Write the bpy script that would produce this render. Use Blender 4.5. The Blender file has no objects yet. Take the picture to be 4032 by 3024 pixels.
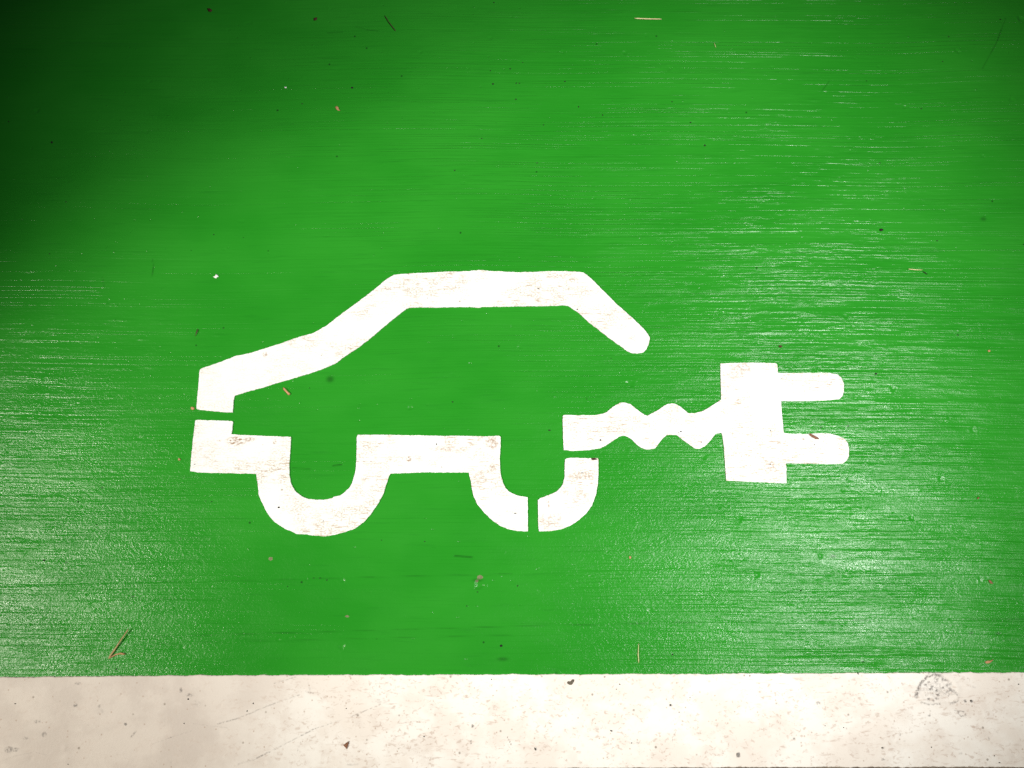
import bpy, bmesh, math, random
import numpy as np
from mathutils import Vector, Matrix, noise
from mathutils.geometry import tessellate_polygon

S = bpy.context.scene
C = S.collection
R = math.radians

# ---------------------------------------------------------------- camera
H = 0.95                      # phone held 0.95 m above the floor
TILT = R(11.6)                # tipped 11.6 degrees off straight down
F = 3046.0                    # focal length of the 4032 px wide picture
cam = bpy.data.cameras.new('camera'); camo = bpy.data.objects.new('camera', cam); C.objects.link(camo)
camo.location = (0, 0, H); camo.rotation_euler = (TILT, 0, 0)
cam.sensor_width = 36; cam.lens = F / 4032 * 36
cam.clip_start = 0.01; cam.clip_end = 500
S.camera = camo

# ---------------------------------------------------------------- night sky and lamps of the car park
w = bpy.data.worlds.new('World'); S.world = w; w.use_nodes = True
nt = w.node_tree; nt.nodes.clear()
sky = nt.nodes.new('ShaderNodeTexSky'); sky.sky_type = 'NISHITA'; sky.sun_disc = False
sky.sun_elevation = R(4); sky.sun_rotation = R(200)
bg = nt.nodes.new('ShaderNodeBackground'); bg.inputs[1].default_value = 0.03
out = nt.nodes.new('ShaderNodeOutputWorld')
nt.links.new(sky.outputs[0], bg.inputs[0]); nt.links.new(bg.outputs[0], out.inputs[0])

def spot(name, pos, aim, size, blend, power, col, radius):
    d = bpy.data.lights.new(name, 'SPOT'); o = bpy.data.objects.new(name, d); C.objects.link(o)
    d.energy = power; d.color = col; d.spot_size = size; d.spot_blend = blend; d.shadow_soft_size = radius
    o.location = pos
    o.rotation_euler = (Vector(aim) - Vector(pos)).to_track_quat('-Z', 'Y').to_euler()
KW = 178.0
spot('car_park_lamp', (1.3, -0.229, 2.4), (0.137, 0.262, 0), 0.579, 0.95, 2.07 * KW, (1.0, 0.99, 0.975), 0.10)
spot('far_lamp', (-2.4, -0.395, 2.4), (0.31, -0.482, 0), 0.718, 0.30, 2.386 * KW, (1.0, 0.935, 0.82), 0.10)

S.view_settings.view_transform = 'Standard'; S.view_settings.look = 'None'
S.view_settings.exposure = 0; S.view_settings.gamma = 1
S.cycles.use_denoising = False
S.cycles.max_bounces = 4

# ---------------------------------------------------------------- helpers
def P(u, v, z=0.0):
    """pixel of the photograph -> point on the floor plane z"""
    x = u - 2016.0; y = -(v - 1512.0)
    dy = y * math.cos(TILT) + F * math.sin(TILT); dz = y * math.sin(TILT) - F * math.cos(TILT)
    s = -(H - z) / dz
    return (x * s, dy * s)
def mpp(v):
    return P(0, v)[0] / -2016.0      # metres per pixel in this row

def obj(name, me, mat, parent=None):
    o = bpy.data.objects.new(name, me); C.objects.link(o)
    if mat: me.materials.append(mat)
    if parent: o.parent = parent
    return o
def tag(o, label, cat, group=None):
    o['label'] = label; o['category'] = cat
    if group: o['group'] = group
    return o
def from_bm(name, bm):
    bmesh.ops.recalc_face_normals(bm, faces=bm.faces)
    me = bpy.data.meshes.new(name); bm.to_mesh(me); bm.free(); return me

class N:
    """small node-tree writer"""
    def __init__(s, name):
        s.m = bpy.data.materials.new(name); s.m.use_nodes = True; s.t = s.m.node_tree
        s.b = s.t.nodes['Principled BSDF']; s.tc = s.t.nodes.new('ShaderNodeTexCoord')
        s.geo = s.t.nodes.new('ShaderNodeNewGeometry')
        s.pos = s.geo.outputs['Position']
    def _in(s, sock, v):
        if v is None: return
        if isinstance(v, bpy.types.NodeSocket): s.t.links.new(v, sock)
        elif isinstance(v, (tuple, list)) and len(v) == 3 and sock.type == 'RGBA': sock.default_value = (*v, 1)
        else: sock.default_value = v
    def map(s, scale, loc=(0, 0, 0), rot=(0, 0, 0), vec=None):
        n = s.t.nodes.new('ShaderNodeMapping'); s._in(n.inputs[0], vec or s.pos)
        n.inputs['Scale'].default_value = scale; n.inputs['Location'].default_value = loc; n.inputs['Rotation'].default_value = rot
        return n.outputs[0]
    def noise(s, vec, scale=1, detail=2, rough=.5, dist=0):
        n = s.t.nodes.new('ShaderNodeTexNoise'); s._in(n.inputs['Vector'], vec)
        n.inputs['Scale'].default_value = scale; n.inputs['Detail'].default_value = detail
        n.inputs['Roughness'].default_value = rough; n.inputs['Distortion'].default_value = dist
        return n.outputs['Fac']
    def voro(s, vec, scale=1, rnd=1):
        n = s.t.nodes.new('ShaderNodeTexVoronoi'); s._in(n.inputs['Vector'], vec)
        n.inputs['Scale'].default_value = scale; n.inputs['Randomness'].default_value = rnd
        return n.outputs['Distance'], n.outputs['Color']
    def math(s, op, a, b=None, c=None):
        n = s.t.nodes.new('ShaderNodeMath'); n.operation = op
        for i, v in enumerate((a, b, c)): s._in(n.inputs[i], v)
        return n.outputs[0]
    def ramp(s, v, lo, hi, a=0.0, b=1.0):
        n = s.t.nodes.new('ShaderNodeMapRange'); n.interpolation_type = 'SMOOTHSTEP'
        s._in(n.inputs[0], v)
        for i, q in enumerate((lo, hi, a, b)): n.inputs[i + 1].default_value = q
        return n.outputs[0]
    def mix(s, f, a, b):
        n = s.t.nodes.new('ShaderNodeMix'); n.data_type = 'RGBA'
        s._in(n.inputs[0], f); s._in(n.inputs[6], a); s._in(n.inputs[7], b)
        return n.outputs[2]
    def attr(s, name):
        n = s.t.nodes.new('ShaderNodeAttribute'); n.attribute_name = name; return n.outputs['Fac']
    def bump(s, h, strength=1):
        n = s.t.nodes.new('ShaderNodeBump'); n.inputs['Strength'].default_value = strength
        n.inputs['Distance'].default_value = 1; s._in(n.inputs['Height'], h); s._in(s.b.inputs['Normal'], n.outputs[0])
    def set(s, **k):
        for a, v in k.items():
            s._in(s.b.inputs[{'col': 'Base Color', 'rough': 'Roughness', 'spec': 'Specular IOR Level'}[a]], v)
        return s

# ---------------------------------------------------------------- materials
def green_mat():
    n = N('green_paint')
    ridge = n.attr('ridge'); grain = n.attr('grain')
    # brush and squeegee ridges running along the bay, bending a little
    wob = n.noise(n.map((2.2, 1.2, 1)), 1, 1)
    y_shift = n.math('MULTIPLY', wob, 0.022)
    cmb = n.t.nodes.new('ShaderNodeCombineXYZ'); n._in(cmb.inputs[1], y_shift)
    add = n.t.nodes.new('ShaderNodeVectorMath'); add.operation = 'ADD'
    n._in(add.inputs[0], n.pos); n._in(add.inputs[1], cmb.outputs[0]); v = add.outputs[0]
    def crest(q, w_=.13):      # narrow crests where the noise crosses its middle
        return n.ramp(n.math('ABSOLUTE', n.math('SUBTRACT', q, .5)), 0, w_, 1, 0)
    r1 = n.noise(n.map((3.0, 320, 1), vec=v), 1, 1, .5)
    r2 = n.noise(n.map((26, 680, 1), (3, 7, 0), vec=v), 1, 2, .6)
    r3 = n.noise(n.map((1.4, 105, 1), (5, 1, 0), vec=v), 1, 3, .65)
    r4 = crest(n.noise(n.map((1.1, 150, 1), (8, 2, 0), vec=v), 1, 0), .035)
    g1 = n.noise(n.map((400, 520, 1)), 1, 2, .6)
    g2 = n.noise(n.map((150, 260, 1), (2, 2, 0)), 1, 2, .5)
    patch = n.ramp(n.noise(n.map((7, 26, 1), (4, 4, 0)), 1, 3, .6), .34, .62, .45, 1.25)
    hr = n.math('MULTIPLY_ADD', r1, .00075, n.math('MULTIPLY_ADD', r2, .00045, n.math('MULTIPLY_ADD', r3, .0009, n.math('MULTIPLY', r4, -.00028))))
    hr = n.math('MULTIPLY', hr, n.math('MULTIPLY', ridge, patch))
    hg = n.math('MULTIPLY_ADD', g1, .00042, n.math('MULTIPLY', g2, .0004))
    hg = n.math('MULTIPLY', hg, grain)
    # scattered little nibs and pinholes
    d, c = n.voro(n.map((95, 150, 1)), 1)
    sep = n.t.nodes.new('ShaderNodeSeparateColor'); n._in(sep.inputs[0], c)
    pick = n.math('GREATER_THAN', sep.outputs[0], .90)
    sgn = n.math('SUBTRACT', n.math('MULTIPLY', n.math('GREATER_THAN', sep.outputs[1], .55), 2), 1)
    nib = n.math('MULTIPLY', n.ramp(d, 0, .22, 1, 0), n.math('MULTIPLY', pick, sgn))
    h = n.math('MULTIPLY_ADD', nib, .0005, n.math('ADD', hr, hg))
    n.bump(h)
    tone = n.noise(n.map((5, 9, 1), (1, 9, 0)), 1, 3, .55)
    fine = n.noise(n.map((14, 210, 1), (1, 5, 0), vec=v), 1, 2, .6)
    col = n.mix(n.ramp(tone, .3, .7), (.0155, .216, .0125), (.0215, .242, .0165))
    col = n.mix(n.ramp(fine, .55, .8, 0, .35), col, (.012, .16, .012))
    d2, c2 = n.voro(n.map((60, 60, 1), (9, 3, 0)), 1)
    sp2 = n.t.nodes.new('ShaderNodeSeparateColor'); n._in(sp2.inputs[0], c2)
    sp = n.math('MULTIPLY', n.math('GREATER_THAN', sp2.outputs[0], .955), n.ramp(d2, .05, .11, 1, 0))
    col = n.mix(n.math('MULTIPLY', sp, .75), col, (.008, .04, .008))
    # worn spots that show bare concrete
    chip = n.attr('chip')
    cn = n.noise(n.map((420, 420, 1)), 1, 2)
    col = n.mix(n.ramp(n.math('ADD', chip, n.math('MULTIPLY_ADD', cn, .6, -.3)), .4, .55), col, n.mix(cn, (.08, .09, .04), (.27, .28, .15)))
    dark = n.attr('dark')
    col = n.mix(dark, col, (.006, .05, .006))
    n.set(col=col, rough=n.ramp(n.noise(n.map((18, 40, 1)), 1, 2), .3, .7, .20, .27), spec=.18)
    return n.m

def white_mat():
    n = N('white_stencil_paint')
    st = n.noise(n.map((70, 560, 1)), 1, 3, .65, .2)
    zone = n.noise(n.map((11, 16, 1), (3, 8, 0)), 1, 2)
    sx = n.t.nodes.new('ShaderNodeSeparateXYZ'); n._in(sx.inputs[0], n.pos)
    zone = n.math('MULTIPLY', zone, n.ramp(sx.outputs[0], -.36, -.27, .78, 1))      # the nose of the car is hardly worn
    f1 = n.math('MULTIPLY', n.ramp(st, .53, .66), n.ramp(zone, .36, .60, .15, 1))
    cl = n.noise(n.map((60, 90, 1), (7, 3, 0)), 1, 3)
    grit = n.noise(n.map((420, 640, 1), (4, 4, 0)), 1, 2, .7)
    f2 = n.math('MULTIPLY', n.ramp(grit, .42, .62), n.ramp(cl, .36, .60, .25, 1))
    f2 = n.math('MULTIPLY', f2, n.ramp(zone, .34, .56, .3, 1.))
    col = n.mix(f2, (.775, .775, .755), (.49, .45, .375))
    col = n.mix(n.math('MULTIPLY', f1, .85), col, (.40, .30, .20))
    d, c = n.voro(n.map((75, 110, 1)), 1)
    sep = n.t.nodes.new('ShaderNodeSeparateColor'); n._in(sep.inputs[0], c)
    sp = n.math('MULTIPLY', n.math('GREATER_THAN', sep.outputs[0], .93), n.ramp(d, .06, .15, 1, 0))
    col = n.mix(n.math('MULTIPLY', sp, .7), col, (.22, .15, .09))
    # brown grime rubbed into the bonnet end of the chassis, and hairline cracks
    def ell(u, v, ru, rv, s=1):
        x, y = P(u, v); a = n.t.nodes.new('ShaderNodeVectorMath'); a.operation = 'SUBTRACT'
        n._in(a.inputs[0], n.pos); a.inputs[1].default_value = (x, y, 0)
        b = n.t.nodes.new('ShaderNodeVectorMath'); b.operation = 'MULTIPLY'
        n._in(b.inputs[0], a.outputs[0]); k = mpp(v); b.inputs[1].default_value = (1 / (ru * k), 1 / (rv * k), 0)
        l = n.t.nodes.new('ShaderNodeVectorMath'); l.operation = 'LENGTH'; n._in(l.inputs[0], b.outputs[0])
        return n.ramp(l.outputs['Value'], .45, 1.1, s, 0)
    gr = n.noise(n.map((230, 420, 1), (1, 1, 0)), 1, 3, .7)
    masks = [ell(932, 1737, 46, 22), ell(985, 1731, 26, 11, .8), ell(1083, 1740, 9, 12, .8), ell(866, 1736, 14, 4, .8),
             ell(1937, 1745, 30, 30, .75), ell(1938, 1841, 16, 18, .7), ell(1610, 1808, 12, 14, .9), ell(1652, 1808, 18, 16, .4),
             ell(1765, 1770, 80, 14, .5), ell(2290, 1875, 60, 22, .6), ell(2285, 1960, 50, 40, .45), ell(2170, 2050, 60, 40, .45),
             ell(1535, 1137, 26, 8, .7), ell(2930, 1450, 60, 26, .6), ell(2900, 1475, 45, 20, .55), ell(3065, 1742, 12, 10, .8),
             ell(3030, 1840, 40, 40, .5), ell(2430, 1700, 60, 20, .4), ell(1046, 1396, 12, 14, .7), ell(1110, 1848, 45, 3.2, 1), ell(1045, 1855, 30, 2.6, .8), ell(2160, 1985, 5, 22, .7), ell(1440, 1817, 60, 2.4, .8), ell(1890, 1885, 30, 30, .5)]
    m = masks[0]
    for q in masks[1:]: m = n.math('MAXIMUM', m, q)
    col = n.mix(n.math('MULTIPLY', n.ramp(gr, .44, .58), m), col, (.30, .19, .11))
    n.set(col=col, rough=.5, spec=.35)
    h = n.math('MULTIPLY_ADD', n.noise(n.map((30, 380, 1)), 1, 2), .00012, n.math('MULTIPLY', n.noise(n.map((300, 300, 1)), 1, 2), .00008))
    n.bump(h)
    return n.m

def line_mat():
    n = N('white_line_paint')
    a = n.noise(n.map((14, 16, 1)), 1, 4, .6)
    b = n.noise(n.map((85, 100, 1), (3, 3, 0)), 1, 3, .6)
    c = n.noise(n.map((55, 210, 1), (6, 3, 0)), 1, 3, .6)
    big = n.noise(n.map((3.2, 5, 1), (2, 5, 0)), 1, 2)
    e = n.noise(n.map((190, 260, 1), (5, 3, 0)), 1, 3, .65, .6)
    sm = n.noise(n.map((38, 46, 1), (1, 8, 0)), 1, 3, .6, .5)
    # the line's colour turns darker and more even towards its left end, flecked in the middle
    sx = n.t.nodes.new('ShaderNodeSeparateXYZ'); n._in(sx.inputs[0], n.pos)
    wear = n.math('ADD', n.ramp(sx.outputs[0], -.42, -.1), n.math('MULTIPLY', n.ramp(sx.outputs[0], .35, .55), -.3))
    col = n.mix(n.ramp(a, .42, .60), (.80, .765, .705), (.74, .68, .61))
    col = n.mix(n.ramp(wear, .0, .8, .85, 0), col, n.mix(n.ramp(a, .4, .6), (.61, .54, .475), (.53, .465, .41)))
    col = n.mix(n.ramp(sm, .50, .66, 0, .32), col, (.62, .545, .48))
    fl = n.math('MULTIPLY', n.ramp(e, .54, .66), n.ramp(sm, .40, .56))
    col = n.mix(n.math('MULTIPLY', fl, n.ramp(wear, 0, 1, .25, .7)), col, (.50, .40, .33))
    col = n.mix(n.math('MULTIPLY', n.ramp(c, .58, .70, 0, .6), n.math('MULTIPLY', wear, n.ramp(big, .4, .6))), col, (.46, .35, .28))
    v1, w1 = n.voro(n.map((85, 85, 1)), 1)
    s1 = n.t.nodes.new('ShaderNodeSeparateColor'); n._in(s1.inputs[0], w1)
    f = n.math('MULTIPLY', n.math('GREATER_THAN', s1.outputs[0], .86), n.ramp(v1, .05, .17, 1, 0))
    col = n.mix(n.math('MULTIPLY', f, .75), col, (.20, .16, .12))
    v2, w2 = n.voro(n.map((230, 230, 1), (3, 1, 0)), 1)
    s2 = n.t.nodes.new('ShaderNodeSeparateColor'); n._in(s2.inputs[0], w2)
    f = n.math('MULTIPLY', n.math('GREATER_THAN', s2.outputs[0], .93), n.ramp(v2, .1, .3, 1, 0))
    col = n.mix(n.math('MULTIPLY', f, .6), col, (.36, .25, .18))
    br = n.noise(n.map((330, 330, 1), (8, 1, 0)), 1, 3, .7)
    dirt = n.attr('dirt')
    col = n.mix(n.math('MULTIPLY', n.ramp(n.math('MULTIPLY', dirt, n.ramp(br, .34, .58, .35, 1.3)), .12, .75), .92), col, (.19, .17, .155))
    n.set(col=col, rough=.55, spec=.3)
    h = n.math('MULTIPLY_ADD', n.noise(n.map((60, 120, 1)), 1, 3), .0003, n.math('MULTIPLY', n.noise(n.map((350, 350, 1)), 1, 2), .0001))
    n.bump(h)
    return n.m

def ground_mat():
    n = N('grey_concrete')
    a = n.noise(n.map((90, 90, 90)), 1, 4, .7); b = n.noise(n.map((1.2, 1.2, 1)), 1, 4, .6)
    col = n.mix(n.ramp(a, .35, .7), (.10, .075, .055), (.24, .20, .15))
    col = n.mix(n.ramp(b, .4, .7, 0, .5), col, (.09, .08, .07))
    n.set(col=col, rough=.85, spec=.3)
    n.bump(n.math('MULTIPLY', a, .0012))
    return n.m

def plain(name, c1, c2, rough=.6, sc=900, spec=.3, stretch=(1, 1, 1)):
    n = N(name)
    a = n.noise(n.map(tuple(sc * k for k in stretch)), 1, 3, .6)
    n.set(col=n.mix(n.ramp(a, .35, .65), c1, c2), rough=rough, spec=spec)
    n.bump(n.math('MULTIPLY', a, .0002))
    return n.m

GREEN = green_mat(); WHITE = white_mat(); LINE = line_mat(); GROUND = ground_mat()
BLACK = plain('black_grit', (.006, .006, .006), (.02, .017, .013), .7)
STRAW = plain('dry_straw', (.55, .47, .22), (.75, .68, .38), .5)
GREENSTRAW = plain('greenish_straw', (.34, .42, .14), (.50, .55, .24), .5)
TAN = plain('tan_needle', (.26, .17, .07), (.50, .36, .17), .6)
DARKNEEDLE = plain('dark_needle', (.035, .03, .012), (.08, .06, .03), .6)
BROWN = plain('brown_husk', (.15, .06, .03), (.26, .12, .06), .6)
ORANGE = plain('orange_brown_husk', (.36, .19, .08), (.52, .30, .15), .6)
DRED = plain('dark_red_leaf', (.04, .012, .008), (.08, .025, .014), .6)
PALE = plain('pale_paint_flake', (.72, .72, .68), (.82, .82, .79), .5)
GREYST = plain('grey_stone', (.16, .15, .14), (.30, .28, .26), .8)
CHIPM = plain('grey_brown_chip', (.085, .07, .05), (.15, .125, .09), .85)

# ---------------------------------------------------------------- the floor
def grid_mesh(name, X, Y, Z, attrs):
    ny, nx = Z.shape
    co = np.empty((ny, nx, 3), np.float32)
    co[..., 0] = X; co[..., 1] = Y; co[..., 2] = Z
    i = np.arange(ny * nx, dtype=np.int32).reshape(ny, nx)
    q = np.stack([i[:-1, :-1], i[:-1, 1:], i[1:, 1:], i[1:, :-1]], -1).reshape(-1, 4)
    me = bpy.data.meshes.new(name)
    me.vertices.add(ny * nx); me.vertices.foreach_set('co', co.ravel())
    me.loops.add(q.size); me.loops.foreach_set('vertex_index', q.ravel())
    me.polygons.add(len(q)); me.polygons.foreach_set('loop_start', np.arange(0, q.size, 4, dtype=np.int32))
    me.polygons.foreach_set('loop_total', np.full(len(q), 4, np.int32))
    me.polygons.foreach_set('use_smooth', np.ones(len(q), bool))
    for k, a in attrs.items():
        at = me.attributes.new(k, 'FLOAT', 'POINT'); at.data.foreach_set('value', a.astype(np.float32).ravel())
    me.update(calc_edges=True)
    return me

def to_px(X, Y):
    """floor point -> pixel of the photograph (only used to place wear where the photo shows it)"""
    up = Y * math.cos(TILT) - H * math.sin(TILT); dp = Y * math.sin(TILT) + H * math.cos(TILT)
    return 2016 + F * X / dp, 1512 - F * up / dp

def spaced(lo, d0, d1, hi, step, n):
    a = lo + (d0 - lo) * (1 - np.linspace(1, 0, n, endpoint=False) ** 2)
    b = np.arange(d0, d1, step)
    c = d1 + (hi - d1) * np.linspace(0, 1, n) ** 2
    return np.concatenate([a, b, c])

ground = bpy.data.meshes.new('ground')
xs = [-60, -8, -3, 3, 8, 60]
gm = grid_mesh('ground', *np.meshgrid(np.array(xs, float), np.array(xs, float)), np.full((6, 6), -.004), {})
go = obj('ground', gm, GROUND); go['kind'] = 'structure'

LT = [(0, 2665.4), (251, 2663.6), (524, 2662), (775, 2658.5), (1008, 2657.7), (1500, 2657), (2016, 2655.4), (2500, 2653.5), (3024, 2651.8), (3500, 2649.5), (4032, 2647)]
LB = [(0, 3036), (1008, 3028), (2000, 3025), (2400, 3021.5), (3000, 3019.5), (4032, 3018)]
def edge_y(tab, X):
    p = np.array([P(*q) for q in tab]); sl0 = (p[1, 1] - p[0, 1]) / (p[1, 0] - p[0, 0]); sl1 = (p[-1, 1] - p[-2, 1]) / (p[-1, 0] - p[-2, 0])
    y = np.interp(X, p[:, 0], p[:, 1])
    y = np.where(X < p[0, 0], p[0, 1] + (X - p[0, 0]) * sl0 * .2, y)
    return np.where(X > p[-1, 0], p[-1, 1] + (X - p[-1, 0]) * sl1 * .2, y)

rng = np.random.default_rng(4)
gx = spaced(-2.6, -.76, .76, 2.6, .0017, 24)
gy = spaced(-.20, -.17, .78, 3.4, .0013, 24)
X, Y = np.meshgrid(gx, gy)
U, V = to_px(X, Y)
TX = np.array([0, 575, 1150, 1725, 2300, 2875, 3450, 4032.]); TY = np.array([0, 500, 1000, 1500, 2000, 2500.])
RIDGE = np.array([[.35, .35, .40, .55, .65, .65, .60, .50],
                  [.30, .35, .50, .80, .85, .85, .75, .65],
                  [.32, .35, .35, .80, .95, .95, .90, .75],
                  [.50, .42, .32, .40, .65, .95, 1.0, .90],
                  [.85, .60, .32, .32, .50, .90, 1.0, 1.0],
                  [.85, .55, .30, .32, .45, .80, 1.0, 1.0]])
GRAIN = np.array([[.20, .20, .15, .20, .25, .30, .35, .35],
                  [.20, .20, .15, .20, .30, .30, .35, .35],
                  [.45, .35, .18, .20, .30, .40, .35, .30],
                  [.80, .55, .35, .40, .50, .55, .45, .35],
                  [1.0, .85, .45, .45, .70, .90, .60, .45],
                  [1.0, 1.0, .55, .50, .85, 1.0, .65, .50]])
def bil(T, U, V):
    fu = np.interp(U, TX, np.arange(len(TX))); fv = np.interp(V, TY, np.arange(len(TY)))
    i = np.minimum(fu.astype(int), len(TX) - 2); j = np.minimum(fv.astype(int), len(TY) - 2)
    a = fu - i; b = fv - j
    return (T[j, i] * (1 - a) + T[j, i + 1] * a) * (1 - b) + (T[j + 1, i] * (1 - a) + T[j + 1, i + 1] * a) * b
ridge = bil(RIDGE, U, V); grain = bil(GRAIN, U, V)
Z = np.zeros_like(X); chip = np.zeros_like(X); dark = np.zeros_like(X)

def local(cx, cy, r):
    j0, j1 = np.searchsorted(gy, (cy - r, cy + r)); i0, i1 = np.searchsorted(gx, (cx - r, cx + r))
    return slice(j0, j1), slice(i0, i1)
def pit(u, v, r, depth=.0008, sx=1., rim=.6, seed=0):
    """a popped blister: a hollow with a raised broken rim"""
    cx, cy = P(u, v); r = r * mpp(v); s = local(cx, cy, r * 3 * max(sx, 1))
    dx = (X[s] - cx) / sx; dy = Y[s] - cy
    if dx.size == 0: return
    th = np.arctan2(dy, dx); q = np.hypot(dx, dy) / r
    q = q * (1 + .18 * np.sin(3 * th + seed) + .1 * np.sin(5 * th + 2.3 * seed))
    Z[s] += depth * (-np.exp(-(q / .75) ** 4) + rim * np.exp(-((q - 1.05) / .22) ** 2) * (.6 + .4 * np.sin(2 * th + seed * 1.7)))
def bumpy(u, v, r, h=.0006, sx=1.):
    cx, cy = P(u, v); r = r * mpp(v); s = local(cx, cy, r * 3 * max(sx, 1))
    Z[s] += h * np.exp(-(((X[s] - cx) / sx) ** 2 + (Y[s] - cy) ** 2) / r ** 2)
def groove(pts, width=3., depth=.0004, rough=.5, fld=None, amt=1.):
    p = [P(*q) for q in pts]
    for (x0, y0), (x1, y1) in zip(p[:-1], p[1:]):
        L = math.hypot(x1 - x0, y1 - y0); wd = width * mpp(pts[0][1])
        for k in range(int(L / .02) + 1):
            t0 = k * .02 / L; t1 = min(1, (k + 1) * .02 / L)
            if t1 <= t0: continue
            ax, ay = x0 + (x1 - x0) * t0, y0 + (y1 - y0) * t0; bx, by = x0 + (x1 - x0) * t1, y0 + (y1 - y0) * t1
            mxx, myy = (ax + bx) / 2, (ay + by) / 2; s = local(mxx, myy, .012 + wd * 3)
            if X[s].size == 0: continue
            ux, uy = (bx - ax), (by - ay); l2 = ux * ux + uy * uy
            tt = np.clip(((X[s] - ax) * ux + (Y[s] - ay) * uy) / l2, 0, 1)
            d = np.hypot(X[s] - ax - tt * ux, Y[s] - ay - tt * uy)
            g = np.exp(-(d / wd) ** 2)
            k_ = 1 - rough * rng.random()
            if fld is None: Z[s] = np.minimum(Z[s], Z[s] * (1 - g) - depth * g * k_)
            else: fld[s] = np.maximum(fld[s], g * k_ * amt)

rnd = random.Random(11)
for a in [(1345, 2545, 15, .0009), (2480, 1512, 17, .0008), (1615, 1605, 12, .0009), (2910, 2045, 15, .0009), (145, 435, 12, .0009),
          (590, 320, 9, .0006), (575, 518, 10, .0006), (1655, 205, 10, .0008), (1930, 150, 9, .0007), (1843, 271, 9, .0006), (2215, 205, 11, .0006),
          (2460, 208, 11, .0007), (2545, 138, 9, .0006), (2635, 268, 13, .0006), (3765, 196, 8, .0009), (3776, 206, 8, .0009), (3563, 422, 9, .0008),
          (3983, 392, 12, .0007), (4018, 72, 14, .0009), (3516, 1530, 13, .0008), (3832, 1692, 13, .0008), (3740, 1645, 11, .0007),
          (3320, 1930, 10, .0008), (3590, 2040, 11, .0008), (3705, 1885, 11, .0008), (427, 1190, 8, .0006), (1350, 2285, 10, .0008),
          (1095, 2518, 9, .0007), (1135, 2515, 7, .0007), (1885, 2303, 20, .0013), (2770, 1800, 12, .0008), (3230, 2190, 12, .0006), (2980, 2265, 12, .0007),
          (3860, 2280, 10, .0006), (3330, 1245, 12, .0006), (2340, 780, 7, .0006), (3870, 615, 9, .0006), (3240, 1400, 11, .0006), (2860, 930, 7, .0006),
          (3040, 265, 9, .0006), (3065, 278, 9, .0006), (3460, 262, 8, .0006), (3190, 168, 9, .0006), (2046, 1365, 10, .0006)]:
    pit(*a, seed=rnd.random() * 6)
for a in [(1990, 1407, 14, 3.), (2585, 268, 10, 2.5), (3200, 395, 8, 4), (455, 1258, 5, 6), (500, 1262, 5, 6), (90, 1335, 6, 2), (115, 1340, 7, 2), (145, 1336, 7, 2),
          (120, 1069, 5, 7), (2320, 178, 5, 5), (560, 1335, 5, 4), (1010, 1395, 5, 4), (1240, 250, 5, 5), (1320, 262, 4, 5), (860, 1320, 4, 5), (590, 1445, 4, 8)]:
    bumpy(a[0], a[1], a[2] * .9, .00055, a[3])
for k in range(420):
    u = rnd.uniform(-300, 4300); v = rnd.uniform(-200, 2640); r = rnd.choice((3, 3.5, 4, 5, 6))
    if rnd.random() < .45: pit(u, v, r * 1.2, .0004, rnd.choice((1, 1.5, 2.5)), seed=rnd.random() * 6)
    else: bumpy(u, v, r, rnd.uniform(.0002, .00045), rnd.choice((1, 1, 2, 4)))
G = [([(500, 2292), (1008, 2284), (1500, 2271), (2016, 2258), (2500, 2240), (2900, 2225)], 3, .0006), ([(560, 2508), (1008, 2495), (1500, 2481), (2016, 2466), (3024, 2444), (4100, 2436)], 2.2, .0005),
     ([(620, 2533), (1008, 2524), (1500, 2512), (2016, 2500), (2250, 2486)], 2.4, .0006), ([(2450, 2602), (3024, 2595), (4100, 2584)], 3.5, .0006),
     ([(1600, 246), (2016, 241), (2500, 246), (3000, 246)], 6, .0005), ([(700, 388), (1000, 380), (1100, 378)], 3, .0004), ([(350, 522), (600, 516)], 5, .0004),
     ([(250, 163), (560, 168)], 4, .0004), ([(300, 2300), (0, 2306)], 4, .0007), ([(1600, 2640), (2100, 2632), (2800, 2628)], 2.5, .0005), ([(1300, 525), (2016, 520)], 3, .0005),
     ([(1180, 728), (1700, 732)], 4, .0004), ([(1400, 1062), (1900, 1064)], 4, .0004), ([(1300, 1045), (1800, 1050)], 3, .0003), ([(3000, 774), (4032, 764)], 3, .0004),
     ([(2500, 2335), (3024, 2318), (4032, 2345)], 2.5, .0005), ([(1790, 2188), (1860, 2194)], 4, .0008), ([(1700, 2150), (1715, 2151)], 4, .0008), ([(2255, 2318), (2450, 2290)], 2.5, .0005),
     ([(1600, 2325), (1632, 2323)], 3, .0007), ([(1440, 2330), (1460, 2331)], 3, .0007), ([(1310, 1833), (1345, 1829)], 3, .0007), ([(2860, 2250), (2990, 2236)], 3, .0005), ([(100, 2120), (700, 2128)], 2.5, .0004)]
for p, wd, d in G: groove(p, wd, d, .35)
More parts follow.
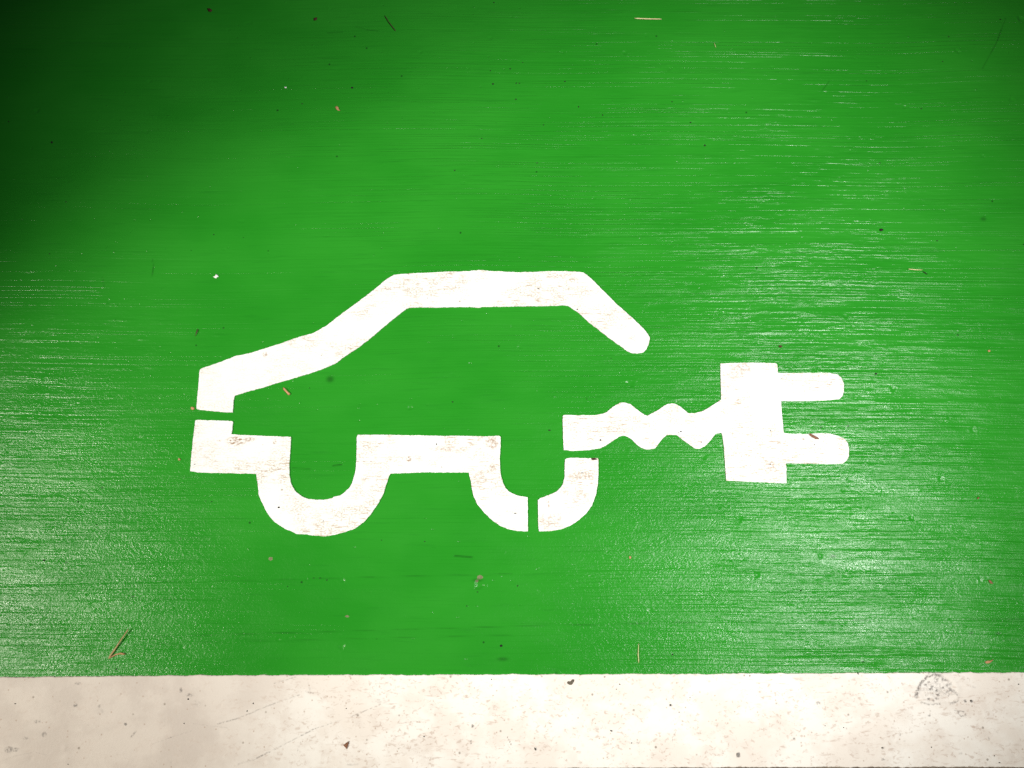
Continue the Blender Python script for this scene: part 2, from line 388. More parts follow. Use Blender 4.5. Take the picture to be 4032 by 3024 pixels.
for p, wd, a in [([(560, 2508), (1008, 2495), (1500, 2481), (2016, 2466), (3024, 2444), (4100, 2436)], 1.3, .45), ([(500, 2292), (1008, 2284), (1500, 2271), (2016, 2258)], 1.2, .35), ([(620, 2533), (1008, 2524), (1500, 2512), (2016, 2500)], 1.2, .3),
                 ([(3960, 70), (3925, 165), (3890, 230), (3868, 270)], 1.6, .8), ([(3265, 320), (3238, 356)], 1.8, .8), ([(1400, 105), (1450, 118), (1490, 122)], 2, .6), ([(600, 1020), (605, 1050), (597, 1090)], 2, .6),
                 ([(1790, 2188), (1860, 2194)], 3, .8), ([(1222, 1846), (1150, 1843)], 2, .9), ([(1310, 1833), (1345, 1829)], 2.5, .8), ([(1290, 130), (1350, 126)], 2, .5), ([(2600, 1820), (2620, 1835)], 2, .4), ([(410, 1130), (403, 1090)], 2, .3)]:
    groove(p, wd, 0, .6, dark, a)
def spot_on(fld, u, v, ru, rv, a=1.):
    cx, cy = P(u, v); k = mpp(v); s = local(cx, cy, max(ru, rv) * k * 2.2)
    q = ((X[s] - cx) / (ru * k)) ** 2 + ((Y[s] - cy) / (rv * k)) ** 2
    fld[s] = np.maximum(fld[s], a * np.exp(-q ** 1.5))
spot_on(chip, 1890, 2273, 13, 9); spot_on(chip, 1878, 2287, 7, 6); spot_on(chip, 1367, 2427, 11, 5, .9); spot_on(chip, 1065, 2200, 9, 8)
spot_on(dark, 1300, 1493, 15, 13, .6); spot_on(dark, 3872, 862, 12, 9, .5); spot_on(dark, 3280, 2190, 12, 6, .6); spot_on(dark, 1980, 2595, 22, 7, .5)
spot_on(dark, 3824, 2492, 8, 5, .6); spot_on(dark, 3930, 2494, 10, 5, .6); spot_on(dark, 2190, 2650, 5, 4, .6); spot_on(dark, 1880, 2285, 20, 6, .5)
# keep the sheet a hair below the stencil paint everywhere
Z = np.minimum(Z, .0009)
inside = (U > -900) & (U < 4900)
bay = obj('parking_bay', grid_mesh('parking_bay', X, Y, Z, {'ridge': ridge, 'grain': grain, 'chip': chip, 'dark': dark}), GREEN)
bay['kind'] = 'structure'

# ---------------------------------------------------------------- wide white line along the bay
def jag(x, seed, amp):
    o = np.zeros_like(x)
    for f_, a_ in ((60, .5), (170, .35), (480, .3)):
        o += a_ * np.array([noise.noise((float(q) * f_, seed, 0)) for q in x])
    return o * amp
lx = spaced(-2.6, -.62, .62, 2.6, .0013, 24)
rows = 92
yt = edge_y(LT, lx) + jag(lx, 1.3, .0016); yb = edge_y(LB, lx) + jag(lx, 7.7, .0016)
tt = np.linspace(0, 1, rows)[:, None]
LY = yb[None, :] * (1 - tt) + yt[None, :] * tt; LX = np.broadcast_to(lx, LY.shape).copy()
_X, _Y, _gx, _gy = X, Y, gx, gy
X, Y, gx = LX, LY, lx; gy = np.linspace(float(yb.mean()), float(yt.mean()), rows)
Zs = Z; Z = np.zeros_like(LX); dirt = np.zeros_like(LX)
def local(cx, cy, r):
    i0, i1 = np.searchsorted(lx, (cx - r, cx + r))
    return slice(0, rows), slice(i0, i1)
def stain(u, v, ru, rv, a=1.): spot_on(dirt, u, v, ru, rv, a)
for p, wd, a in [([(1000, 2990), (1120, 2930), (1240, 2868)], 4, .55), ([(1240, 2868), (1350, 2832)], 3, .45), ([(1385, 2820), (1500, 2772)], 3, .5), ([(1008, 2797), (1090, 2766), (1180, 2735)], 3.5, .5),
                 ([(1010, 2785), (1170, 2742)], 2, .35), ([(600, 2930), (680, 2900), (755, 2877)], 3, .5), ([(860, 2848), (930, 2830), (1008, 2800)], 4, .5), ([(760, 2848), (900, 2865)], 4, .3),
                 ([(930, 3012), (1008, 2985)], 7, .5), ([(0, 3000), (60, 2975), (140, 2960), (190, 2972)], 4, .35), ([(1080, 2690), (1165, 2665)], 3, .5), ([(1120, 2990), (1165, 2980)], 3, .4), ([(1170, 2965), (1185, 2920)], 2, .4),
                 ([(1215, 2690), (1225, 2725)], 5, .5), ([(1205, 2722), (1235, 2728)], 4, .6), ([(520, 2900), (540, 2875)], 5, .7), ([(1870, 2870), (1890, 2845)], 2.5, .6), ([(2650, 2930), (2645, 2905), (2660, 2880)], 1.8, .6), ([(1998, 2900), (2015, 2935)], 2, .7),
                 ([(1370, 3010), (1410, 3008)], 6, .45), ([(1565, 2847), (1640, 2838)], 2.4, .5), ([(2105, 2820), (2112, 2860)], 2.5, .3), ([(2240, 2735), (2235, 2745)], 2, .5)]:
    groove(p, wd, 0, .5, dirt, a)
for q in [(178, 2890, 12, 12, .5), (40, 2950, 22, 14, .5), (65, 2950, 16, 10, .5), (150, 2840, 16, 8, .45), (105, 2905, 14, 8, .4), (300, 2776, 10, 8, .6), (497, 2850, 7, 6, .8), (395, 2778, 7, 6, .6), (715, 2717, 9, 12, .5), (750, 2735, 18, 8, .45), (775, 2770, 24, 20, .25),
          (400, 2800, 25, 18, .25), (310, 2690, 14, 7, .5), (1860, 2858, 6, 7, .8), (1855, 2920, 5, 8, .8), (2905, 2971, 9, 11, .75), (2640, 2776, 6, 6, .9), (3822, 2760, 6, 5, .9), (3797, 2759, 7, 6, .8), (3473, 2944, 5, 5, .95), (3475, 2989, 8, 4, .8),
          (3220, 2768, 14, 10, .45), (3125, 2907, 7, 4, .7), (3656, 2815, 6, 6, .6), (3540, 2890, 6, 10, .4), (3330, 2868, 5, 6, .4), (3890, 2905, 5, 12, .35), (3920, 2882, 10, 5, .3), (3830, 2705, 12, 10, .3), (3770, 2800, 24, 5, .4), (2340, 2680, 4, 4, .6), (2380, 2664, 4, 4, .7), (2950, 2660, 5, 5, .7),
          (2360, 2862, 40, 14, .25), (2500, 2922, 40, 10, .3), (2280, 2815, 30, 30, .18), (1700, 2790, 60, 30, .16), (3780, 2965, 10, 7, .3), (3560, 2915, 8, 5, .3), (2200, 2720, 40, 24, .2), (1500, 2760, 50, 14, .25)]:
    stain(*q)
# the gouge near the right end: a broken crust ring with a rough hollow inside
ring = [(3655, 2655), (3625, 2685), (3608, 2720), (3604, 2742), (3625, 2765), (3655, 2774), (3700, 2770), (3740, 2768), (3768, 2760), (3772, 2740), (3755, 2722), (3735, 2712), (3718, 2700), (3742, 2690), (3720, 2676), (3700, 2660), (3680, 2655)]
groove(ring[:4], 8, 0, .5, dirt, .7); groove(ring[3:9], 6, 0, .7, dirt, .5); groove(ring[8:13], 8, 0, .7, dirt, .65); groove(ring[12:], 8, 0, .6, dirt, .65); stain(3680, 2712, 62, 46, .3); groove([(3640, 2668), (3668, 2656), (3690, 2658)], 6, 0, .3, dirt, .6)
for k in range(34):
    a = rnd.random() * 6.28; q = rnd.random() ** .6
    stain(3688 + math.cos(a) * 66 * q, 2715 + math.sin(a) * 45 * q, rnd.uniform(5, 12), rnd.uniform(4, 9), rnd.uniform(.3, .65))
groove([(3750, 2795), (3790, 2800), (3800, 2815), (3780, 2820), (3768, 2805)], 3, 0, .4, dirt, .6)
x0, y0 = P(3688, 2715); k0 = mpp(2715)
dd = np.hypot((LX - x0) / (80 * k0), (LY - y0) / (58 * k0))
Z += -.0004 * np.exp(-dd ** 6) + .0005 * np.exp(-((dd - 1) / .13) ** 2)
for k in range(60):
    cx = rnd.uniform(-.6, .6); cy = rnd.uniform(float(yb.min()), float(yt.max())); r = rnd.uniform(.001, .003)
    i0, i1 = np.searchsorted(lx, (cx - .01, cx + .01))
    Z[:, i0:i1] += rnd.choice((-1, 1)) * .0003 * np.exp(-((LX[:, i0:i1] - cx) ** 2 + (LY[:, i0:i1] - cy) ** 2) / r ** 2)
TOP = .0018
Z = Z + TOP
# fold the rim down so that the paint film has an edge
LX2 = np.vstack([LX[:1], LX, LX[-1:]]); LY2 = np.vstack([LY[:1] - 1e-5, LY, LY[-1:] + 1e-5]); Z2 = np.vstack([np.full((1, LX.shape[1]), -.004), Z, np.full((1, LX.shape[1]), -.004)])
D2 = np.vstack([dirt[:1], dirt, dirt[-1:]])
wl = obj('white_line', grid_mesh('white_line', LX2, LY2, Z2, {'dirt': D2}), LINE)
wl['kind'] = 'structure'
wl['label'] = 'wide scuffed white painted line along the lower edge of the green bay'

# ---------------------------------------------------------------- the painted electric car symbol
BONNET = [(773,1608),(779.5,1535),(786,1457.5),(791,1452),(804,1446.7),(836,1436),(881,1420),(926,1402),(989,1389),(1043.6,1371.6),(1107,1351.7),(1161,1332),(1233.5,1311),(1256,1299),(1283,1284),(1328,1248.6),(1378,1211.6),(1432,1171.8),(1486.6,1128.8),(1522.8,1098.6),(1550,1082.7),(1577,1079),(1649,1074.6),(1700,1073),(1727,1071.4),(1790.4,1068.7),(1849,1067.8),(1858,1065),(1894,1063.3),(1926,1067),(1966.7,1067.8),(1993.9,1070.5),(2039,1072.3),(2106.9,1070.5),(2165.6,1067.8),(2265,1068.7),(2296.7,1073),(2310,1081.4),(2337.4,1106),(2378,1147),(2423,1192),(2468.5,1232.8),(2513.7,1273.5),(2536,1296),(2552,1316.5),(2559,1332),(2554.4,1354.9),(2545.4,1375),(2531.8,1387.9),(2509,1392.4),(2486.6,1389.7),(2468.5,1382),(2450,1367),(2405,1335.4),(2360,1300.6),(2323.9,1273.5),(2287.7,1239.6),(2247,1210),(2235.7,1203.4),(2219.9,1202),(2152,1204.8),(2016.5,1206.6),(1899,1208),(1889.9,1211),(1878.6,1211.6),(1853.7,1208.9),(1799.5,1208.9),(1700,1210.7),(1649,1210),(1611,1211.6),(1599.6,1216),(1577,1232.8),(1540.9,1262),(1504.7,1291.6),(1468.5,1323),(1423,1359.4),(1400.7,1375),(1355.5,1404.6),(1319.3,1431.7),(1283,1447.6),(1247,1461),(1192.8,1478),(1129.5,1497),(1066,1516),(1025.5,1529),(971,1542.5),(923.8,1558),(919,1576),(916,1624),(881,1623),(826.6,1618),(786,1614),(776,1611)]
CHASSIS = [(768.7,1656),(774,1653.5),(862.7,1656),(913.4,1657.9),(917,1661.5),(914.5,1686.8),(909.8,1710),(953,1712.8),(1025.5,1715.7),(1144.8,1720),(1144,1752),(1141,1788),(1138.7,1831.5),(1138.7,1867.6),(1143,1896.6),(1152,1918),(1166.5,1938),(1188,1954),(1213.6,1964.6),(1242.5,1967.8),(1275,1968),(1307.6,1961.7),(1314.8,1956),(1340,1950.8),(1354.6,1940),(1376,1920),(1387,1900),(1394.4,1874.9),(1401,1846),(1403.4,1802.5),(1404.5,1723),(1408.5,1712),(1499,1712),(1625.5,1714),(1734,1715.7),(1849.7,1716.5),(1907.6,1718),(1965.5,1715.7),(1971.6,1721),(1970.9,1762.7),(1968,1802.5),(1969,1846),(1972.7,1874.9),(1979.9,1900),(1990.8,1921.9),(2005,1936),(2027,1946.5),(2045,1952.6),(2077.6,1958),(2078.3,2023),(2078.3,2091.9),(2041,2091),(1998,2082.8),(1969,2070),(1940,2050),(1911,2023),(1878.7,1985),(1864,1950.8),(1857,1918),(1851.5,1885.7),(1845.4,1860.4),(1770,1860.4),(1661.7,1859.7),(1589,1863),(1536.9,1865),(1529.7,1878.5),(1520.6,1907),(1509.8,1943.6),(1488,1983),(1459,2026.8),(1430,2057.5),(1397.6,2081),(1354,2095.5),(1318,2106),(1275,2111.8),(1235,2108),(1188,2103),(1166.5,2102.7),(1157.5,2097),(1119.5,2081),(1083.4,2057.5),(1061.7,2034),(1043.6,2005),(1027,1969),(1018,1947),(1015.4,1911),(1009,1865.8),(953,1864.7),(844.7,1862),(779.6,1860.4),(768.7,1857.5),(748.8,1855),(754,1788),(761.5,1719),(766.9,1668.7)]
WHEEL = [(2224.5,1809.8),(2231,1805),(2245.5,1802.5),(2292.5,1803.6),(2354,1803.6),(2356.5,1809.8),(2356.5,1853),(2354,1907),(2346.7,1947),(2332,1988.8),(2307,2023),(2278,2048.5),(2245.5,2070),(2209,2084.6),(2166,2091),(2122.5,2092.6),(2119.6,2070),(2118.9,1997.8),(2118,1968.9),(2126,1961.7),(2147.8,1954.4),(2169.5,1945.4),(2191,1936),(2209,1918),(2218,1902),(2223,1878.5),(2223.8,1835)]
CABLE = [(2217,1635.8),(2223,1633.5),(2285,1634.8),(2342,1634.8),(2367,1630),(2389,1623),(2408,1607),(2425.8,1593.7),(2440,1586),(2459,1585),(2481,1590.5),(2500,1605.7),(2522,1623),(2538,1634),(2550.8,1637),(2563,1629),(2588.7,1615.8),(2611,1601),(2626.7,1591.5),(2645.7,1588),(2661.5,1591.5),(2680.5,1602.5),(2699.5,1618),(2712,1627),(2734,1627),(2762.8,1620),(2785,1608.9),(2810,1593),(2840,1574),(2840,1703),(2835.6,1704.7),(2819.7,1707.6),(2807,1721),(2791,1741.8),(2775.4,1757.6),(2753,1767),(2737.5,1766),(2724.8,1757.6),(2693,1735.4),(2664.7,1713.3),(2645.7,1711.7),(2625,1712.7),(2604.6,1732),(2579,1765.5),(2560,1769.3),(2541,1768.7),(2522,1760.8),(2506.5,1749.7),(2490.6,1732),(2471.6,1719.6),(2455.8,1714.9),(2436.8,1719.6),(2411.5,1737),(2386,1754.4),(2362.5,1765.5),(2323,1771.8),(2253,1775.6),(2220,1771.8),(2217,1716.5),(2215.3,1653)]
PLUG = [(2836.8,1431),(2906.9,1428.8),(2997,1428),(3053.8,1429.7),(3060.6,1435.6),(3062.8,1467),(3075,1579),(3078.7,1625.5),(3085.4,1704.6),(3095.8,1824.4),(3096.7,1903.5),(3019.9,1900),(2929.5,1895.8),(2860.3,1893),(2854.9,1819.9),(2850.4,1752),(2845,1716),(2840,1703),(2840,1574),(2838,1480.8)]
PRONG1 = [(3062.8,1467),(3069.6,1468.6),(3178,1468),(3268.5,1469),(3295.7,1474),(3313.7,1487.6),(3321.9,1508),(3322.8,1539.6),(3317,1560),(3304.7,1571),(3268.5,1575.8),(3178,1579.4),(3075,1579)]
PRONG2 = [(3085.4,1704.6),(3105.8,1708),(3178,1709),(3223,1706),(3268.5,1706.9),(3300,1716),(3327,1729.5),(3338.6,1745),(3343,1765.6),(3343,1797),(3331.8,1815),(3318,1825),(3286.6,1827.6),(3223,1825.8),(3095.8,1824.4)]

HT = .0016
def stencil(name, px, parent, fixed=()):
    """a film of paint with its own edge; straight runs get the slightly ragged border of a stencil"""
    pts = []; n = len(px); r = random.Random(name)
    for i in range(n):
        a = Vector(px[i]); b = Vector(px[(i + 1) % n]); L = (b - a).length
        pts.append(tuple(a))
        if (i in fixed): continue
        k = int(L / 5); nv = Vector((-(b - a).y, (b - a).x)).normalized()
        for j in range(1, k):
            q = a + (b - a) * (j / k)
            d = noise.noise((q.x * .05, q.y * .05, 3)) * 1.3 + noise.noise((q.x * .16, q.y * .16, 9)) * 1.5
            pts.append(tuple(q + nv * d))
    w3 = [Vector((*P(u, v, HT), HT)) for u, v in pts]
    tri = tessellate_polygon([w3])
    bm = bmesh.new(); tv = [bm.verts.new(p) for p in w3]; bv = [bm.verts.new((p.x, p.y, -.0005)) for p in w3]
    for a, b, c in tri:
        try: bm.faces.new((tv[a], tv[b], tv[c]))
        except ValueError: pass
    m = len(w3)
    for i in range(m):
        j = (i + 1) % m
        bm.faces.new((tv[i], tv[j], bv[j], bv[i]))
    me = bpy.data.meshes.new(name)
    for f_ in bm.faces: f_.smooth = False
    bm.normal_update()
    for f_ in list(bm.faces):
        if len(f_.verts) == 3 and f_.normal.z < 0: f_.normal_flip()
    bm.to_mesh(me); bm.free()
    return obj(name, me, WHITE, parent)

sym = bpy.data.objects.new('electric_car_symbol', None); C.objects.link(sym)
tag(sym, 'white stencilled car outline with wavy cable and two-pin plug on the green paint', 'painted symbol')
stencil('roof_and_bonnet', BONNET, sym)
stencil('chassis_with_wheel_arches', CHASSIS, sym)
stencil('rear_wheel_arch', WHEEL, sym)
stencil('cable', CABLE, sym, fixed=(28,))
plug = stencil('plug', PLUG, sym, fixed=(5, 8, 17))
stencil('prong', PRONG1, plug, fixed=(12,))
stencil('prong', PRONG2, plug, fixed=(14,))

# ---------------------------------------------------------------- litter lying on the paint
def zat(u, v):
    x, y = P(u, v)
    return TOP if v > 2655 else .0002
def seg_pts(px): return [Vector((*P(u, v, z), z)) for u, v, z in px]
def stick(name, px, r0, r1, mat, flat=.6):
    """tapered, slightly crooked stem; px = (u, v, height)"""
    p = seg_pts(px); pts = []
    for a, b in zip(p[:-1], p[1:]):
        k = max(2, int((b - a).length / .003))
        for j in range(k): pts.append(a.lerp(b, j / k))
    pts.append(p[-1]); n = len(pts); bm = bmesh.new(); prev = None; SG = 7
    for i, q in enumerate(pts):
        t = i / (n - 1); r = r0 + (r1 - r0) * t; r *= .8 + .35 * noise.noise(q * 300) + .2
        if i in (0, n - 1): r *= .45
        d = (pts[min(i + 1, n - 1)] - pts[max(i - 1, 0)]).normalized()
        s = d.cross(Vector((0, 0, 1))).normalized(); up = s.cross(d)
        ringv = [bm.verts.new(q + s * math.cos(2 * math.pi * k / SG) * r + up * (math.sin(2 * math.pi * k / SG) * r * flat)) for k in range(SG)]
        if prev:
            for k in range(SG): bm.faces.new((prev[k], prev[(k + 1) % SG], ringv[(k + 1) % SG], ringv[k]))
        else: bm.faces.new(ringv)
        prev = ringv
    bm.faces.new(prev[::-1])
    for f_ in bm.faces: f_.smooth = True
    return from_bm(name, bm), mat
def flake(name, px, z0, th, mat, lift=.0006):
    """thin curled scrap with thickness"""
    pts = [P(u, v, z0) for u, v in px]; n = len(pts)
    cx = sum(p[0] for p in pts) / n; cy = sum(p[1] for p in pts) / n
    bm = bmesh.new(); R_ = max(math.hypot(p[0] - cx, p[1] - cy) for p in pts)
    rings = []
    for k, s in enumerate((.0, .5, 1.0)):
        if s == 0: rings.append([bm.verts.new((cx, cy, z0 + th + lift))]); continue
        rings.append([bm.verts.new((cx + (x - cx) * s, cy + (y - cy) * s, z0 + th + lift * (1 - s ** 2) + noise.noise((x * 700, y * 700, k)) * th * .5)) for x, y in pts])
    low = [bm.verts.new((cx + (x - cx) * .96, cy + (y - cy) * .96, z0 - .0001)) for x, y in pts]
    for i in range(n):
        j = (i + 1) % n
        bm.faces.new((rings[0][0], rings[1][i], rings[1][j])); bm.faces.new((rings[1][i], rings[2][i], rings[2][j], rings[1][j]))
        bm.faces.new((rings[2][i], low[i], low[j], rings[2][j]))
    bm.faces.new(low)
    for f_ in bm.faces: f_.smooth = True
    return from_bm(name, bm), mat
def crumb(name, u, v, ru, rv, mat, z0, seed=0, hgt=.6):
    bm = bmesh.new(); bmesh.ops.create_icosphere(bm, subdivisions=2, radius=1)
    k = mpp(v); cx, cy = P(u, v, z0); h = min(ru, rv) * k * hgt
    for w_ in bm.verts:
        d = 1 + .45 * noise.noise(w_.co * 1.4 + Vector((seed * 3.1, seed, 0)))
        w_.co = Vector((w_.co.x * ru * k * d, w_.co.y * rv * k * d, w_.co.z * h * d + h * .6))
    me = from_bm(name, bm)
    o = obj(name, me, mat); o.location = (cx, cy, z0)
    return o
def put(res, name, label, cat, group=None):
    me, mat = res; o = obj(name, me, mat)
    # origin to the middle of the piece
    co = np.empty(len(me.vertices) * 3); me.vertices.foreach_get('co', co); co = co.reshape(-1, 3); c = co.mean(0); c[2] = co[:, 2].min()
    me.vertices.foreach_set('co', (co - c).ravel()); o.location = c; me.update()
    return tag(o, label, cat, group)

tw = bpy.data.objects.new('pine_needle_pair', None); C.objects.link(tw); tw.location = (*P(427, 2592), 0)
tag(tw, 'tan pine needle pair bent like a tick at the lower left of the green paint', 'pine needle')
for nm, px, a, b in (('needle', [(427, 2593, .0010), (450, 2560, .0016), (480, 2515, .0028), (506, 2477, .0036)], .0011, .0007),
                     ('short_needle', [(430, 2592, .0011), (456, 2577, .0013), (474, 2573, .0014), (493, 2576, .0012)], .0006, .0012)):
    me, mat = stick(nm, px, a, b, TAN if nm == 'needle' else ORANGE); o = obj(nm, me, mat, tw); o.matrix_parent_inverse = Matrix.Translation(-tw.location)
put(stick('straw', [(2498, 72, .0012), (2550, 74, .0016), (2605, 75, .0012)], .0008, .0008, STRAW), 'straw', 'long pale yellow straw lying level near the top edge of the green paint', 'straw')
put(stick('straw', [(2812, 168, .001), (2819, 188, .001)], .0005, .0004, GREENSTRAW), 'straw', 'very short yellow-green straw below and right of the long pale straw', 'straw')
put(stick('straw', [(3577, 1059, .0022), (3605, 1062, .0016), (3633, 1063, .001)], .0006, .0004, STRAW), 'straw', 'short pale straw on the right side of the green paint beside a black sliver', 'straw')
put(stick('straw', [(2515, 2532, .001), (2513, 2575, .0014), (2515, 2611, .001)], .0004, .0007, GREENSTRAW), 'straw', 'upright greenish straw just above the white line', 'straw')
put(stick('black_sliver', [(3633, 1068, .0008), (3652, 1080, .001)], .0006, .0009, BLACK), 'black_sliver', 'small black sliver at the right tip of the short pale straw', 'debris')
put(stick('pine_needle', [(1514, 60, .001), (1532, 88, .002), (1558, 122, .001)], .0004, .0005, DARKNEEDLE), 'pine_needle', 'thin dark brown needle lying slanted near the top left of centre', 'pine needle')
put(stick('pine_needle', [(779, 1296, .001), (775, 1306, .0015), (769, 1324, .001)], .0009, .0004, DARKNEEDLE), 'pine_needle', 'tiny dark needle standing slanted above the left end of the car bonnet', 'pine needle')
put(stick('seed_husk', [(1115, 1526, .0012), (1123, 1536, .002), (1134, 1548, .002), (1141, 1554, .0012)], .0013, .0016, ORANGE, .5), 'seed_husk', 'light brown elongated husk on green just under the car bonnet stroke', 'husk')
put(stick('seed_husk', [(3187, 1707, .0025), (3196, 1714, .0034), (3210, 1722, .0034), (3224, 1728, .0024)], .0016, .0013, BROWN, .5), 'seed_husk', 'reddish brown husk lying across the upper edge of the lower plug pin', 'husk')
put(flake('seed_husk', [(3876, 2607), (3886, 2601), (3900, 2600), (3911, 2596), (3905, 2604), (3895, 2611), (3884, 2613)], .0003, .0006, ORANGE), 'seed_husk', 'orange-brown husk near the right end just above the white line', 'husk')
put(flake('brown_scrap', [(3891, 2283), (3898, 2284), (3906, 2292), (3909, 2299), (3899, 2298), (3894, 2292)], .0003, .0007, BROWN), 'brown_scrap', 'small brown scrap on green below the far right, higher than the orange-brown husk', 'leaf scrap')
put(flake('leaf_scrap', [(815, 33), (827, 34), (836, 41), (831, 47), (822, 46)], .0003, .0005, DRED), 'leaf_scrap', 'dark red leaf scrap in the dim upper left corner, nearer the edge of the frame', 'leaf scrap')
put(flake('leaf_scrap', [(1236, 71), (1249, 69), (1248, 79), (1235, 81)], .0003, .0005, DRED), 'leaf_scrap', 'square dark red leaf scrap near the top, right of the other dark red scrap', 'leaf scrap')
put(flake('leaf_scrap', [(1320, 421), (1328, 418), (1334, 425), (1335, 432), (1340, 437), (1329, 435), (1323, 430)], .0003, .0008, ORANGE), 'leaf_scrap', 'golden brown scrap on the upper left green, right of the white grain', 'leaf scrap')
put(flake('leaf_scrap', [(751, 1603), (758, 1601), (766, 1605), (766, 1612), (758, 1615), (752, 1610)], .0003, .0006, ORANGE), 'leaf_scrap', 'round orange-brown scrap touching the lower left corner of the car bonnet', 'leaf scrap')
put(flake('leaf_scrap', [(701, 1806), (708, 1804), (712, 1811), (704, 1814)], .0003, .0005, ORANGE), 'leaf_scrap', 'tiny tan scrap on green left of the car chassis', 'leaf scrap')
put(flake('leaf_scrap', [(2476, 2190), (2484, 2189), (2486, 2198), (2479, 2202)], .0003, .0005, ORANGE), 'leaf_scrap', 'faint orange scrap on green below the wavy cable', 'leaf scrap')
put(flake('leaf_scrap', [(3888, 1380), (3896, 1377), (3900, 1384), (3892, 1387)], .0003, .0006, ORANGE), 'leaf_scrap', 'small rust coloured scrap at the far right, level with the top of the plug', 'leaf scrap')
put(flake('leaf_scrap', [(3846, 1962), (3852, 1956), (3856, 1960), (3850, 1966)], .0003, .0006, BROWN), 'leaf_scrap', 'small reddish scrap at the far right, lower than the plug', 'leaf scrap')
put(flake('paint_flake', [(839, 1090), (846, 1088), (850, 1080), (856, 1082), (862, 1090), (854, 1092), (852, 1097), (845, 1094)], .0003, .0006, PALE, .0003), 'paint_flake', 'bow-tie shaped white paint flake on green above the car bonnet', 'paint flake')
put(flake('leaf_scrap', [(1352, 2933), (1374, 2918), (1373, 2928), (1366, 2949)], TOP + .0003, .0007, BROWN), 'leaf_scrap', 'brown triangular leaf scrap on the white line, left of centre', 'leaf scrap')
put(flake('concrete_chip', [(2232, 2690), (2236, 2682), (2246, 2683), (2253, 2675), (2261, 2675), (2260, 2684), (2252, 2696), (2243, 2697), (2237, 2693)], TOP + .0001, .0003, CHIPM, .0001), 'concrete_chip', 'grey-brown irregular chip near the top of the white line, at its middle', 'chip')
put(stick('black_sliver', [(2106, 2944, TOP + .001), (2110, 2955, TOP + .001)], .0008, .0009, BLACK), 'black_sliver', 'thick black sliver low on the white line left of its middle', 'debris')
put(stick('black_sliver', [(3377, 2648, TOP + .001), (3381, 2657, TOP + .0008)], .0007, .0004, BLACK), 'black_sliver', 'black sliver straddling the upper edge of the white line on the right', 'debris')
put(stick('black_sliver', [(2364, 1728, .0026), (2365, 1737, .0026)], .0006, .0006, BLACK), 'black_sliver', 'tiny upright black sliver on the left end of the white cable', 'debris')
put(stick('black_sliver', [(2403, 2876, TOP + .0008), (2411, 2880, TOP + .0008)], .0006, .0006, BLACK), 'black_sliver', 'short dark sliver in the middle of the white line', 'debris')
o = crumb('dark_crumb', 2338, 1807.5, 11, 4.5, DRED, HT, 3); tag(o, 'dark red-brown crumb on the top right corner of the rear wheel arch', 'crumb')
o = crumb('pebble', 3469, 906, 6.5, 5.5, BLACK, .0002, 5, .9); tag(o, 'largest black pebble on the right side of the green paint', 'pebble')
o = crumb('brown_crumb', 3072, 1364, 7, 4.5, DRED, .0002, 6); tag(o, 'dark brown crumb on green just above the plug', 'crumb')
o = crumb('black_crumb', 2163, 1694, 5, 2.6, BLACK, .0002, 7); tag(o, 'flat black crumb on green inside the car outline, left of the cable', 'crumb')
o = crumb('white_grain', 1124.7, 345, 4.5, 3.2, PALE, .0002, 8); tag(o, 'tiny oval white grain on the upper left green', 'grain')
o = crumb('pebble', 2905, 2970, 6, 6, GREYST, TOP, 9, .5); tag(o, 'small grey stone low on the white line, right of its middle', 'pebble')

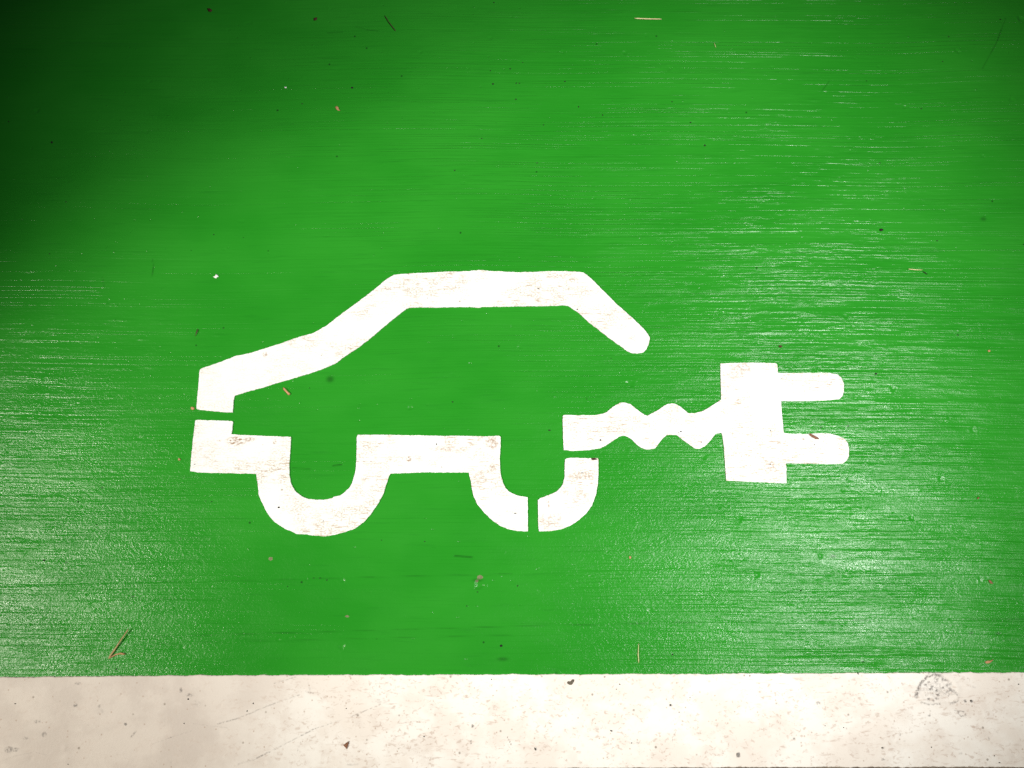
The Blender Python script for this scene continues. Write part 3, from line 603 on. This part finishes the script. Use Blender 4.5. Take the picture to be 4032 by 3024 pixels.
g1 = [(205, 561, 5, 5), (35, 479, 3, 2.4), (1190, 409, 4, 2), (1387, 346, 5, 5), (1941, 331, 4.5, 4), (1945, 10, 3, 2.5), (1931, 279, 2.6, 2.6), (2009, 271, 3, 3), (1897, 545, 2.6, 2.4), (1790, 671, 3, 2.6),
      (2033, 328, 3.2, 3), (2045, 328, 3.2, 3), (2224, 321, 4, 2.4), (2031, 391, 4, 2.6), (2646, 401, 2.6, 2.4), (2719, 482, 3.6, 3), (2775, 573, 4, 4), (2115, 642, 4, 2.4), (2373, 453, 1.8, 4.5), (2278, 421, 2.6, 4),
      (2140, 492, 1.8, 3.4), (2058, 246, 2.6, 2), (3938, 77, 3, 3), (3735, 145, 3, 2.4), (3711, 242, 2.4, 2.4), (3464, 642, 4, 2.2), (3628, 428, 3.4, 2.4), (195, 1000, 2.8, 2.4), (842, 924, 2.4, 2.4), (260, 795, 3, 2.4),
      (3449, 1472, 5, 4), (3690, 948, 4, 2.4), (307, 1976, 3.4, 3), (833, 1976, 3.4, 2), (380, 2067, 3, 2.4), (174, 2206, 5, 4), (458, 2635, 3, 3.6), (2648, 2577, 2.6, 3.8), (2038, 2307, 2.4, 3.6), (1672, 2132, 3.4, 2),
      (1502, 2127, 2, 2), (1219, 1528, 2.4, 1.8), (1782, 1583, 3, 3), (2406, 1411, 2, 1.6), (2402, 1512, 2, 1.6), (2310, 1571, 3, 1.6), (1880, 2331, 3, 2.4), (1838, 2386, 2.4, 2.4), (1973, 2543, 6, 5), (1260, 2276, 4, 1.8),
      (1235, 2276, 4, 1.6), (1287, 2284, 3, 2.4), (1132, 2309, 2, 2), (710, 2120, 2, 2), (3153, 2325, 4, 3), (810, 1972, 2.4, 1.6), (3398, 2606, 8, 2)]
for i, (u, v, a, b) in enumerate(g1):
    tag(crumb('grit_speck', u, v, a * .8, b * .8, BLACK, .0002, i, .6), 'tiny black grit speck lying on the green paint', 'grit', 'black grit specks on the green paint')
g2 = [(2120, 1136, 4, 1.4), (2273, 1219, 3, 2), (2681, 1699, 4, 2), (2673, 1703, 2, 1.4), (3034, 1694, 2.6, 1.8), (3032, 1828, 3.4, 2), (1098, 1998, 4.4, 3), (1273, 2051, 1.8, 1.8), (2761, 1741, 2, 2), (3075, 1492, 2.4, 1.6), (1682, 1174, 1.8, 1.8), (1740, 1839, 2, 1.6), (1719, 1749, 1.8, 3), (2028, 2021, 5, 1.8), (766, 1828, 3.6, 1.2), (3207, 1752, 2.8, 1.6), (2292, 1862, 5, 1.4)]
for i, (u, v, a, b) in enumerate(g2):
    tag(crumb('grit_speck', u, v, a, b, BLACK, HT, i + 80, .6), 'tiny dark grit speck lying on the white car symbol', 'grit', 'dark grit specks on the white symbol')
g3 = [(741, 2753, 3.4, 2.4), (60, 2771, 3.6, 1.8), (2440, 2694, 2.8, 2), (2426, 2714, 1.8, 1.6), (3473, 2944, 3, 2.6), (3822, 2759, 3.6, 3), (3667, 2942, 2, 2), (4010, 2694, 2.8, 2), (1670, 2900, 2.4, 2.4), (2276, 2827, 2, 1.6), (2674, 2804, 2.4, 1.4), (2717, 2746, 1.6, 2), (3249, 2858, 1.8, 1.8), (3322, 2865, 1.8, 1.8), (2640, 2776, 3.4, 3.2), (3935, 3003, 4, 1.8), (973, 2800, 2, 3), (997, 2770, 2, 3), (1363, 2790, 2, 1.6), (1935, 2675, 2, 2), (2487, 2925, 2, 2), (3915, 2976, 1.8, 2), (268, 3009, 1.8, 1.8), (725, 2848, 2, 2)]
for i, (u, v, a, b) in enumerate(g3):
    tag(crumb('grit_speck', u, v, a, b, BLACK, TOP, i + 120, .6), 'tiny dark grit speck lying on the wide white line', 'grit', 'dark grit specks on the white line')
